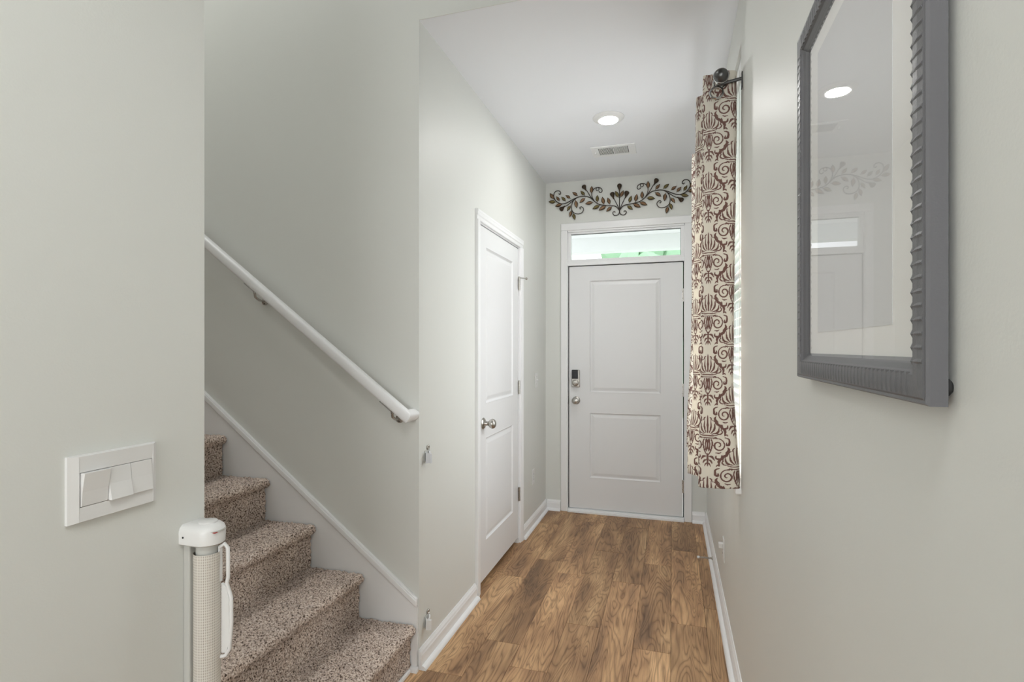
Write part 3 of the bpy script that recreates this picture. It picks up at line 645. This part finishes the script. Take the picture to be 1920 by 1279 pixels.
# damask tile
TU, TV = .180, .238
def damask_tile(res=.0008):
    nu, nv = int(TU/res), int(TV/res)
    U, V = np.meshgrid((np.arange(nu)+.5)/nu*TU, (np.arange(nv)+.5)/nv*TV)
    img = np.zeros_like(U); halo = np.zeros_like(U); sil = np.zeros_like(U)
    def catm(P, k=8):
        P = np.array(P, float)
        if len(P) < 3: return np.linspace(P[0], P[-1], k)
        Q = np.vstack([2*P[0]-P[1], P, 2*P[-1]-P[-2]]); out = []
        for i in range(1, len(Q)-2):
            for t in np.linspace(0, 1, k, endpoint=False):
                a, b, c, d = Q[i-1], Q[i], Q[i+1], Q[i+2]
                out.append(.5*((2*b)+(-a+c)*t+(2*a-5*b+4*c-d)*t*t+(-a+3*b-3*c+d)*t**3))
        return np.array(out+[Q[-2]])
    SCL = np.array([.0072, .0087])
    strokes = []   # (pts cm, width start, width mid, width end)
    def st(P, w0, w1, w2): strokes.append((catm(P)*SCL, w0*.0098, w1*.0098, w2*.0098))
    # crown petals above belt
    st([(0, 3.4), (0, 7), (0, 12.4)], .25, .75, .1)
    st([(.7, 3.4), (1.5, 6), (1.6, 9.6)], .2, .55, .15)
    st([(1.3, 3.2), (3.0, 5.2), (3.4, 8.2)], .2, .7, .15)
    st([(1.9, 3.0), (4.6, 4.0), (5.4, 6.6)], .2, .7, .15)
    st([(.9, 10.6), (1.6, 10.2), (2.2, 9.0)], .2, .45, .15)
    st([(2.6, 9.2), (3.8, 8.6), (4.4, 7.0)], .2, .75, .2)
    st([(4.6, 7.8), (6.0, 6.8), (6.3, 4.9)], .2, .8, .2)
    st([(6.3, 6.0), (7.8, 4.6), (7.6, 2.6)], .2, .9, .25)
    st([(3.6, 3.3), (5.6, 3.1), (6.6, 4.1), (6.0, 4.9)], .25, .45, .3)
    # belt
    st([(0, 2.35), (2.2, 2.3), (4.4, 2.7)], .38, .38, .25)
    st([(0, 1.3), (2.0, 1.25), (3.8, 1.7)], .28, .28, .2)
    # vase
    st([(.5, .7), (.9, -1.5), (.55, -4.6)], .5, .4, .3)
    st([(1.6, .6), (2.0, -1.2), (1.3, -4.4), (.5, -6.2)], .35, .45, .25)
    st([(0, .4), (0, -2), (0, -4.4)], .25, .5, .15)
    # big spiral
    sp = [(4.6+(3.1-.27*a)*math.cos(1.9-a), -1.9+(3.1-.27*a)*math.sin(1.9-a)) for a in np.linspace(0, 9.6, 30)]
    strokes.append((np.array(sp)*SCL, .0028, .0052, .0028))
    st([(2.6, .9), (3.2, 1.3), (4.2, 1.2)], .25, .35, .25)
    # outer leaves
    st([(7.6, 1.6), (9.3, .8), (9.2, -1.4), (8.1, -1.7), (8.2, -.6)], .25, .8, .3)
    st([(8.4, -2.6), (9.0, -3.8), (7.6, -5.0)], .2, .85, .2)
    st([(7.8, -4.9), (7.4, -6.6), (5.6, -6.6)], .2, .8, .2)
    st([(6.0, -6.2), (5.4, -8.0), (3.6, -7.8), (3.4, -6.6)], .25, .75, .25)
    st([(3.2, -5.2), (4.6, -5.4), (5.6, -5.0)], .2, .45, .2)
    st([(7.4, 2.4), (8.4, 2.9), (9.0, 2.2)], .2, .5, .15)
    # bottom finial
    st([(0, -5.6), (0, -8), (0, -12.4)], .2, .7, .1)
    st([(.5, -7.0), (1.8, -7.2), (3.0, -8.9)], .25, .8, .15)
    st([(.4, -8.6), (1.3, -9.0), (2.0, -10.4)], .2, .65, .12)
    st([(.3, -10.0), (.8, -10.4), (1.2, -11.6)], .15, .45, .1)
    def motif(cu, cv):
        nonlocal img, halo, sil
        prof = np.array([(12.3, .0), (10.8, .9), (9.6, 1.5), (8.6, 3.2), (7.2, 4.6), (5.6, 6.2), (4.2, 7.4), (2.6, 8.2), (1.0, 8.9), (-1.2, 9.2), (-3.6, 8.6), (-5.4, 7.2), (-7.2, 5.4), (-8.0, 3.4), (-8.8, 2.4), (-10.2, 1.4), (-12.3, 0)])
        uu = np.abs((U-cu+TU/2) % TU-TU/2); vv = (V-cv+TV/2) % TV-TV/2
        hw = np.interp(vv/SCL[1], prof[::-1, 0], prof[::-1, 1])*SCL[0]; hw = hw-.0022*np.abs(np.sin(vv/.0125*math.pi))
        sil = np.maximum(sil, np.clip((hw-.0015-uu)/res*.5+.5, 0, 1))
        for P, w0, w1, w2 in strokes:
            lo, hi = P.min(0)-.008, P.max(0)+.008
            sel = (uu >= lo[0]) & (uu <= hi[0]) & (vv >= lo[1]) & (vv <= hi[1])
            if not sel.any(): continue
            a, b = uu[sel], vv[sel]; best = np.full(a.shape, -1.)
            n = len(P)-1
            for i in range(n):
                p, q = P[i], P[i+1]; d = q-p; L2 = d@d+1e-12
                t = np.clip(((a-p[0])*d[0]+(b-p[1])*d[1])/L2, 0, 1)
                s = (i+t)/n; wdt = np.where(s < .5, w0+(w1-w0)*s*2, w1+(w2-w1)*(s*2-1))*.5
                best = np.maximum(best, (wdt-np.hypot(a-p[0]-t*d[0], b-p[1]-t*d[1]))/res)
            img[sel] = np.maximum(img[sel], np.clip(best*.5+.5, 0, 1)); halo[sel] = np.maximum(halo[sel], np.clip((best+.0030/res)*.5+.5, 0, 1))
    motif(0, 0); motif(TU/2, TV/2); return np.maximum(img, sil*(1-halo))
TILE = damask_tile()
def cat_path(P, per=30):
    P = np.array(P, float); Q = np.vstack([2*P[0]-P[1], P, 2*P[-1]-P[-2]]); out = []
    for i in range(1, len(Q)-2):
        for t in np.linspace(0, 1, per, endpoint=False):
            a, b, c, d = Q[i-1], Q[i], Q[i+1], Q[i+2]
            out.append(.5*((2*b)+(-a+c)*t+(2*a-5*b+4*c-d)*t*t+(-a+3*b-3*c+d)*t**3))
    return np.array(out+[Q[-2]])
def curtain(name, label, keys, du, dv, uoff, voff):
    zt = keys[0][0]; zb = keys[-1][0]; paths = [cat_path(k[1]) for k in keys]
    d = np.r_[0, np.cumsum(np.hypot(*np.diff(paths[1], axis=0).T))]; W = d[-1]
    nu, nv = int(W/du), int((zt-zb)/dv); s = np.linspace(0, W, nu+1)
    rs = [np.stack([np.interp(s, d, p[:, 0]), np.interp(s, d, p[:, 1])], 1) for p in paths]
    zs = np.linspace(zt, zb, nv+1); V = np.zeros((nv+1, nu+1, 3)); kz = [k[0] for k in keys]
    for i, z in enumerate(zs):
        for j in range(len(kz)-1):
            if z <= kz[j]+1e-9 and z >= kz[j+1]-1e-9:
                t = (kz[j]-z)/(kz[j]-kz[j+1]); t = t*t*(3-2*t); p = rs[j]*(1-t)+rs[j+1]*t; break
        V[i, :, :2] = p; V[i, :, 2] = z
    wob = .0022*np.sin(zs*9)[:, None]*np.sin(s*23)[None]+.0015*np.sin(zs*23+1)[:, None]*np.sin(s*41+2)[None]
    V[:, :, 1] += wob; V[:, :, 0] += wob*.6
    hem = .004*np.sin(s*30); V[-1, :, 2] += hem
    V[0, :, 2] += .004*np.sin(s*55)
    # drawing
    uu = ((s+uoff) % TU)/TU*TILE.shape[1]; vv = (((zs+voff)) % TV)/TV*TILE.shape[0]
    A = TILE[np.clip(vv.astype(int), 0, TILE.shape[0]-1)][:, np.clip(uu.astype(int), 0, TILE.shape[1]-1)].astype(np.float32)
    co = V.reshape(-1, 3); org = np.array([co[:, 0].mean(), co[:, 1].mean(), zb]); m = nu+1
    i0 = (np.arange(nv)[:, None]*m+np.arange(nu)).reshape(-1); F = np.stack([i0, i0+m, i0+m+1, i0+1], 1)
    fc = co[F].mean(1); F = F[np.hypot(fc[:, 0]-RX, fc[:, 2]-RZ) > .0185]      # eyelet holes round the pole
    me = bpy.data.meshes.new(name); me.vertices.add(len(co)); me.vertices.foreach_set('co', (co-org).astype(np.float32).ravel())
    me.loops.add(F.size); me.loops.foreach_set('vertex_index', F.astype(np.int32).ravel())
    me.polygons.add(len(F)); me.polygons.foreach_set('loop_start', np.arange(0, F.size, 4, dtype=np.int32)); me.polygons.foreach_set('use_smooth', np.ones(len(F), bool))
    me.update(); me.validate()
    at = me.attributes.new('print', 'FLOAT', 'POINT'); at.data.foreach_set('value', A.ravel())
    me.materials.append(M['fabric'])
    e = empty(name, org); tag(e, label, 'curtain', 'patterned curtains of the hall window')
    o = bpy.data.objects.new('cloth', me); COL.objects.link(o); place(o, org, e)
    md = o.modifiers.new('thickness', 'SOLIDIFY'); md.thickness = .0012
    return e
top = [(.238, 2.222), (.222, 2.212), (.165, 2.210), (.128, 2.214), (.116, 2.232), (.128, 2.262), (.175, 2.290), (.218, 2.306), (.226, 2.322), (.19, 2.338), (.138, 2.362), (.104, 2.400), (.100, 2.428), (.122, 2.452), (.18, 2.470), (.222, 2.486), (.218, 2.506), (.17, 2.526), (.118, 2.556), (.102, 2.590), (.13, 2.62), (.2, 2.635)]
mid = [(.226, 2.226), (.212, 2.210), (.165, 2.204), (.122, 2.210), (.107, 2.232), (.122, 2.266), (.172, 2.295), (.216, 2.312), (.224, 2.330), (.185, 2.346), (.126, 2.372), (.090, 2.412), (.086, 2.440), (.110, 2.464), (.175, 2.482), (.220, 2.498), (.216, 2.518), (.165, 2.538), (.110, 2.568), (.094, 2.602), (.125, 2.632), (.2, 2.647)]
bot = [(.250, 2.235), (.232, 2.214), (.170, 2.200), (.116, 2.208), (.098, 2.236), (.114, 2.272), (.172, 2.304), (.222, 2.322), (.224, 2.340), (.178, 2.356), (.112, 2.384), (.070, 2.426), (.066, 2.455), (.094, 2.482), (.165, 2.500), (.222, 2.514), (.218, 2.534), (.158, 2.554), (.098, 2.584), (.080, 2.618), (.115, 2.648), (.2, 2.66)]
cN = curtain('curtain', 'brown damask curtain panel nearest the picture frame', [(2.440, top), (1.25, mid), (.822, bot)], .0024, .0024, TU-.102, .238*6-1.245)
ftop = [(.235, 3.085), (.2, 3.082), (.14, 3.084), (.112, 3.095), (.104, 3.118), (.125, 3.14), (.19, 3.155), (.225, 3.17), (.21, 3.19), (.14, 3.2), (.106, 3.22), (.13, 3.25), (.2, 3.26), (.225, 3.28), (.19, 3.3), (.12, 3.32)]
fbot = [(.238, 3.080), (.19, 3.075), (.12, 3.078), (.086, 3.092), (.076, 3.12), (.10, 3.15), (.18, 3.165), (.225, 3.18), (.205, 3.2), (.12, 3.205), (.082, 3.228), (.11, 3.26), (.2, 3.27), (.225, 3.29), (.19, 3.31), (.1, 3.33)]
cF = curtain('curtain', 'brown damask curtain panel nearest the front door', [(2.440, ftop), (1.6, ftop), (.822, fbot)], .0035, .0035, .10, .10)
# chrome grommets ride on the pole
def grommet(parent, y, x=RX, z=RZ-.042, ax=(0, -1, .1)):
    MB().lathe([(.0245, -.003), (.0275, 0), (.0245, .004), (.0205, .004), (.0195, 0), (.0205, -.003), (.0245, -.003)], (x, y, z), ax, 28, cap=False).build('grommet', M['chrome'], parent, smooth=True)
grommet(cN, 2.200, .163)
for cur, path in ((cN, top), (cF, ftop)):
    P = cat_path(path)
    for a, b in zip(P[:-1], P[1:]):
        if (a[0]-RX)*(b[0]-RX) < 0: grommet(cur, a[1]+(b[1]-a[1])*(RX-a[0])/(b[0]-a[0]), RX, RZ, (0, 1, 0))

# ------------------------------------------------------------------ framed picture on right wall
pf = empty('picture_frame', (XR-.006, .88, 1.312)); tag(pf, 'grey ribbed frame with pale print under glass on the window wall', 'picture')
FY0, FY1, FZ0, FZ1 = .597, 1.146, 1.313, 1.962
bk_, sd = XR-.007, XR-.0245
# member cross-section: t inward from outer edge, x position
sec = [(0, bk_), (0, sd+.003), (.002, sd), (.005, sd+.0008), (.007, sd-.0004), (.018, sd-.0012), (.029, sd-.0008), (.032, sd+.001), (.034, sd+.004), (.040, sd+.007), (.046, sd+.0115), (.046, bk_)]
def corner(i, t):   # i: 0 BL(y0,z0),1 BR(y1,z0),2 TR,3 TL
    return ((FY0+t, FZ0+t), (FY1-t, FZ0+t), (FY1-t, FZ1-t), (FY0+t, FZ1-t))[i]
rails = []
for i, nm in enumerate(('bottom', 'far', 'top', 'near')):
    j = (i+1) % 4; n = len(sec); vs = []
    for t, x in sec: y, z = corner(i, t); vs.append((x, y, z))
    for t, x in sec: y, z = corner(j, t); vs.append((x, y, z))
    fs = [(k, (k+1) % n, n+(k+1) % n, n+k) for k in range(n)]+[tuple(range(n))[::-1], tuple(range(n, 2*n))]
    r = MB().add(vs, fs).build('frame_rail', M['frame'], pf)
    rails.append(r)
    # carved ribs across the bead, joined along each rail
    a = corner(i, .008); b = corner(j, .008); L = math.hypot(b[0]-a[0], b[1]-a[1]); dy, dz = (b[0]-a[0])/L, (b[1]-a[1])/L
    inw = ((-dz, dy))
    mb = MB(); cnt = int(L/.0135)
    for k in range(cnt):
        q = (k+.5)/cnt*L; cy, cz_ = a[0]+dy*q, a[1]+dz*q; pts = []
        for m_ in range(7):
            tt = m_/6; hgt = .0022*math.sin(math.pi*min(1, tt*1.15+.05)) if tt < .85 else .0012
            w2_ = .0046
            px = sd-.0006-hgt*.45
            oy, oz = inw[0]*tt*.0235, inw[1]*tt*.0235
            if tt*.036 < 0: pass
            pts.append(((px+.0012, cy+oy-dy*w2_, cz_+oz-dz*w2_), (px-.0006, cy+oy, cz_+oz), (px+.0015, cy+oy+dy*w2_, cz_+oz+dz*w2_)))
        # trim ribs inside mitre
        if q < .03 or q > L-.03: continue
        vs = [p for tri in pts for p in tri]; fs = []
        for m_ in range(6): fs += [(m_*3, m_*3+1, m_*3+4, m_*3+3), (m_*3+1, m_*3+2, m_*3+5, m_*3+4)]
        fs += [(0, 2, 1), (18, 19, 20)]
        mb.add(vs, fs)
    rb = mb.build('ribbing', M['frame'], r, smooth=False); rb['kind'] = 'stuff'
# liner, mat, print, glass, backing, bumpers
li0 = .054
def ringbox(mb, t0, t1, x0, x1):
    mb.box(x0, x1, FY0+t0, FY1-t0, FZ0+t0, FZ0+t1).box(x0, x1, FY0+t0, FY1-t0, FZ1-t1, FZ1-t0).box(x0, x1, FY0+t0, FY0+t1, FZ0+t1, FZ1-t1).box(x0, x1, FY1-t1, FY1-t0, FZ0+t1, FZ1-t1); return mb
MB().box(XR-.0115, XR-.0095, FY0+.03, FY1-.03, FZ0+.02, FZ1-.02).build('mat_board', M['mat'], pf)
MB().box(XR-.0121, XR-.0114, .716, 1.046, 1.396, 1.885).build('print', M['print'], pf)
MB().box(XR-.0160, XR-.0145, FY0+.03, FY1-.03, FZ0+.02, FZ1-.02).build('pane', M['pglass'], pf)
MB().box(XR-.0093, XR-.0065, FY0+.02, FY1-.02, FZ0+.02, FZ1-.02).build('backing_board', M['rubber'], pf)
for y in (FY0+.012, FY1-.012):
    MB().lathe([(.009, 0), (.009, .004), (.006, .0068)], (XR-.007, y, FZ0+.018), (1, 0, 0), 16).build('bumper', M['rubber'], pf, smooth=True)

# ------------------------------------------------------------------ leaf scroll wall art above the front door
AX, AYY = -.4145, YE-.012
TH = .294; FPX = 994.79
def wall_pt(cx, cy):      # crop pixel of the studied art -> metres on the end wall
    px, py = 1000+cx/6, 320+cy/6
    a = (px-960)/FPX; b = -(py-652.8)/FPX
    dx = -math.sin(TH)+a*math.cos(TH); dy = math.cos(TH)+a*math.sin(TH)
    t = YE/dy; return (dx*t, CAM_H+b*t)
art = empty('wall_art', (AX, YE, 2.453)); tag(art, 'metal leaf and scroll wall art above the front door', 'wall art')
stems = [
    ([(972, 455), (940, 415), (905, 400), (850, 398), (790, 393), (735, 380), (690, 350), (655, 318), (620, 300), (590, 295), (540, 295), (500, 305), (455, 325), (410, 350), (370, 370), (330, 378), (290, 368), (262, 350), (240, 320), (233, 290), (240, 255), (262, 235), (290, 232), (308, 245), (310, 265), (298, 272), (290, 262)], .0042),
    ([(480, 312), (450, 350), (435, 390), (433, 430), (445, 465), (475, 485), (515, 490), (550, 475), (567, 445), (560, 420), (540, 410), (525, 420), (530, 435), (540, 433)], .0038),
    ([(500, 305), (440, 350), (390, 390), (350, 412)], .0036),
    ([(690, 350), (670, 315), (660, 280), (665, 240), (685, 210), (715, 195), (745, 195), (770, 210), (776, 235), (762, 250), (745, 245), (742, 235)], .0038),
    ([(672, 335), (635, 280), (610, 240), (590, 215)], .0036),
    ([(970, 440), (930, 360), (905, 310), (897, 290)], .0036),
    ([(972, 452), (965, 485), (945, 505), (915, 508), (897, 490), (900, 470), (915, 465), (922, 475)], .0040),
]
buds = [((350, 410), (318, 437)), ((592, 220), (572, 185)), ((903, 312), (890, 268))]
leaves = [((262, 360), (175, 355)), ((240, 330), (190, 260)), ((300, 350), (263, 295)), ((370, 350), (320, 300)), ((425, 320), (368, 283)), ((505, 290), (443, 248)), ((585, 287), (535, 233)), ((658, 268), (660, 178)), ((330, 385), (248, 407)), ((425, 395), (383, 460)), ((480, 335), (490, 425)), ((435, 450), (414, 527)), ((452, 482), (472, 559)), ((590, 312), (523, 368)), ((680, 360), (586, 380)), ((755, 393), (668, 438)), ((825, 400), (738, 452)), ((890, 408), (823, 466)), ((723, 365), (722, 280)), ((797, 388), (778, 300)), ((866, 388), (838, 310)), ((962, 312), (925, 235))]
mirror = lambda p: (2*AX-p[0], p[1])
def leaf_obj(b, t, k):
    b, t = Vector((b[0], 0, b[1])), Vector((t[0], 0, t[1])); L = (t-b).length; d = (t-b)/L; n = Vector((d.z, 0, -d.x))
    prof = [(0, .06), (.14, .14), (.3, .80), (.48, 1.0), (.68, .82), (.86, .42), (1, .04)]
    hw = L*.215; y0 = AYY; vs = []
    for s_, w_ in prof:
        c = b+d*(L*s_); lift = .006*math.sin(math.pi*s_)
        for side, q, e in ((-1, 1, 0), (-1, .62, .004), (0, 0, .001), (1, .62, .004), (1, 1, 0)):
            p = c+n*(hw*w_*side*q); vs.append((p.x, y0-lift-e, p.z))
    fs = []; mi = []
    mb = MB()
    for r in range(len(prof)-1):
        for c_ in range(4):
            f = (r*5+c_, r*5+c_+1, (r+1)*5+c_+1, (r+1)*5+c_); inner = c_ in (1, 2) and 1 <= r <= len(prof)-3
            mb.add([vs[i] for i in f], [(0, 1, 2, 3)], 1 if inner else 0)
    o = mb.build('leaf', [M['leaf_edge'], M['leaf_olive'] if k % 3 == 0 else M['leaf_in']], art)
    md = o.modifiers.new('thickness', 'SOLIDIFY'); md.thickness = .0012
def bud_obj(b, t):
    b, t = Vector((b[0], AYY, b[1])), Vector((t[0], AYY, t[1])); L = (t-b).length; d = (t-b)/L
    MB().lathe([(.004, -L*.3), (.006, L*.05), (.011, L*.4), (.017, L*.75), (.0195, L), (.0175, L*1.25), (.0105, L*1.42), (0, L*1.48)], b, d, 16).build('bud', M['leaf_edge'], art, smooth=True)
for sd_ in (0, 1):
    mm = mirror if sd_ else (lambda p: p)
    for P, r in stems:
        pts = cat_path([mm(wall_pt(*p)) for p in P], 5)
        MB().tube([(x, AYY, z) for x, z in pts], r*.86, 6).build('stem', M['iron'], art, smooth=True)
    c = mm(wall_pt(725, 212))
    MB().tube([(c[0]+.0125*math.cos(t), AYY, c[1]+.0125*math.sin(t)) for t in [2*math.pi*k/16 for k in range(17)]], .0028, 6).build('ring', M['iron'], art, smooth=True)
    for b, t in buds: bud_obj(mm(wall_pt(*b)), mm(wall_pt(*t)))
    for k, (b, t) in enumerate(leaves): leaf_obj(mm(wall_pt(*b)), mm(wall_pt(*t)), k+sd_)
pa, pb = wall_pt(972, 455), wall_pt(972, 215)
MB().tube([(AX, AYY, pa[1]), (AX, AYY, pb[1])], .0034, 6).build('stem', M['iron'], art)
bud_obj((AX, wall_pt(972, 225)[1]), (AX, wall_pt(972, 175)[1]))

# ------------------------------------------------------------------ outdoors: porch, lawn, trees
struct(MB().box(-30, 40, YE+.3, 60, -.3, -.16).box(XR+.3, 40, -20, YE+.3, -.3, -.16).build('ground', M['lawn']), 'green lawn outside the house')
struct(MB().box(-6, 6, YE+.14, 12, -.2, -.14).box(-2.5, 2.5, YE+.14, 6.7, -.2, -.02).build('ground_porch_bounce', M['concrete']), 'pale concrete porch slab with wide apron added to bounce light')  # concrete spread wide to throw white light up onto the soffit
porch = empty('porch_roof', (-.5, 5.5, 2.53)); tag(porch, 'white porch soffit and beam seen through the transom', 'porch roof')
MB().box(-2.6, 2.6, YE+.14, 6.45, 2.70, 2.76).build('soffit', M['trim'], porch)
MB().box(-2.6, 2.6, 6.42, 6.58, 2.53, 2.76).build('beam', M['trim'], porch)
for x in (-2.3, 2.3): MB().box(x-.08, x+.08, 6.42, 6.58, -.02, 2.53).build('post', M['trim'], porch, bevel=.01)
def tree(label, x, y, h, r, seed):
    e = empty('tree', (x, y, -.16)); tag(e, label, 'tree', 'trees beyond the porch')
    rn = random.Random(seed); mb = MB()
    for k in range(26):
        a = rn.random()*6.283; rr = r*.75*math.sqrt(rn.random()); c = (x+rr*math.cos(a), y+rr*math.sin(a), h-r*1.0+rn.uniform(-.9, .75)*r*.8); q = r*rn.uniform(.28, .42)
        nn, mm_ = 12, 7; vs = []
        for i in range(mm_+1):
            for j in range(nn):
                ph = math.pi*i/mm_; th = 2*math.pi*j/nn; s_ = q*(1+rn.uniform(-.16, .16))
                vs.append((c[0]+s_*math.sin(ph)*math.cos(th), c[1]+s_*math.sin(ph)*math.sin(th), c[2]+s_*math.cos(ph)))
        mb.add(vs, [(i*nn+j, i*nn+(j+1) % nn, (i+1)*nn+(j+1) % nn, (i+1)*nn+j) for i in range(mm_) for j in range(nn)])
    mb.build('crown', M['foliage'], e)
    MB().tube([(x, y, -.2), (x+.1, y, h*.4), (x, y, h-r)], [.22, .16, .1], 8).build('trunk', M['bark'], e, smooth=True)
tree('wide green tree seen through the front door transom', .1, 17, 5.6, 2.95, 1)
tree('green tree seen at the hinge edge of the transom', 6.2, 18, 5.3, 2.2, 2)
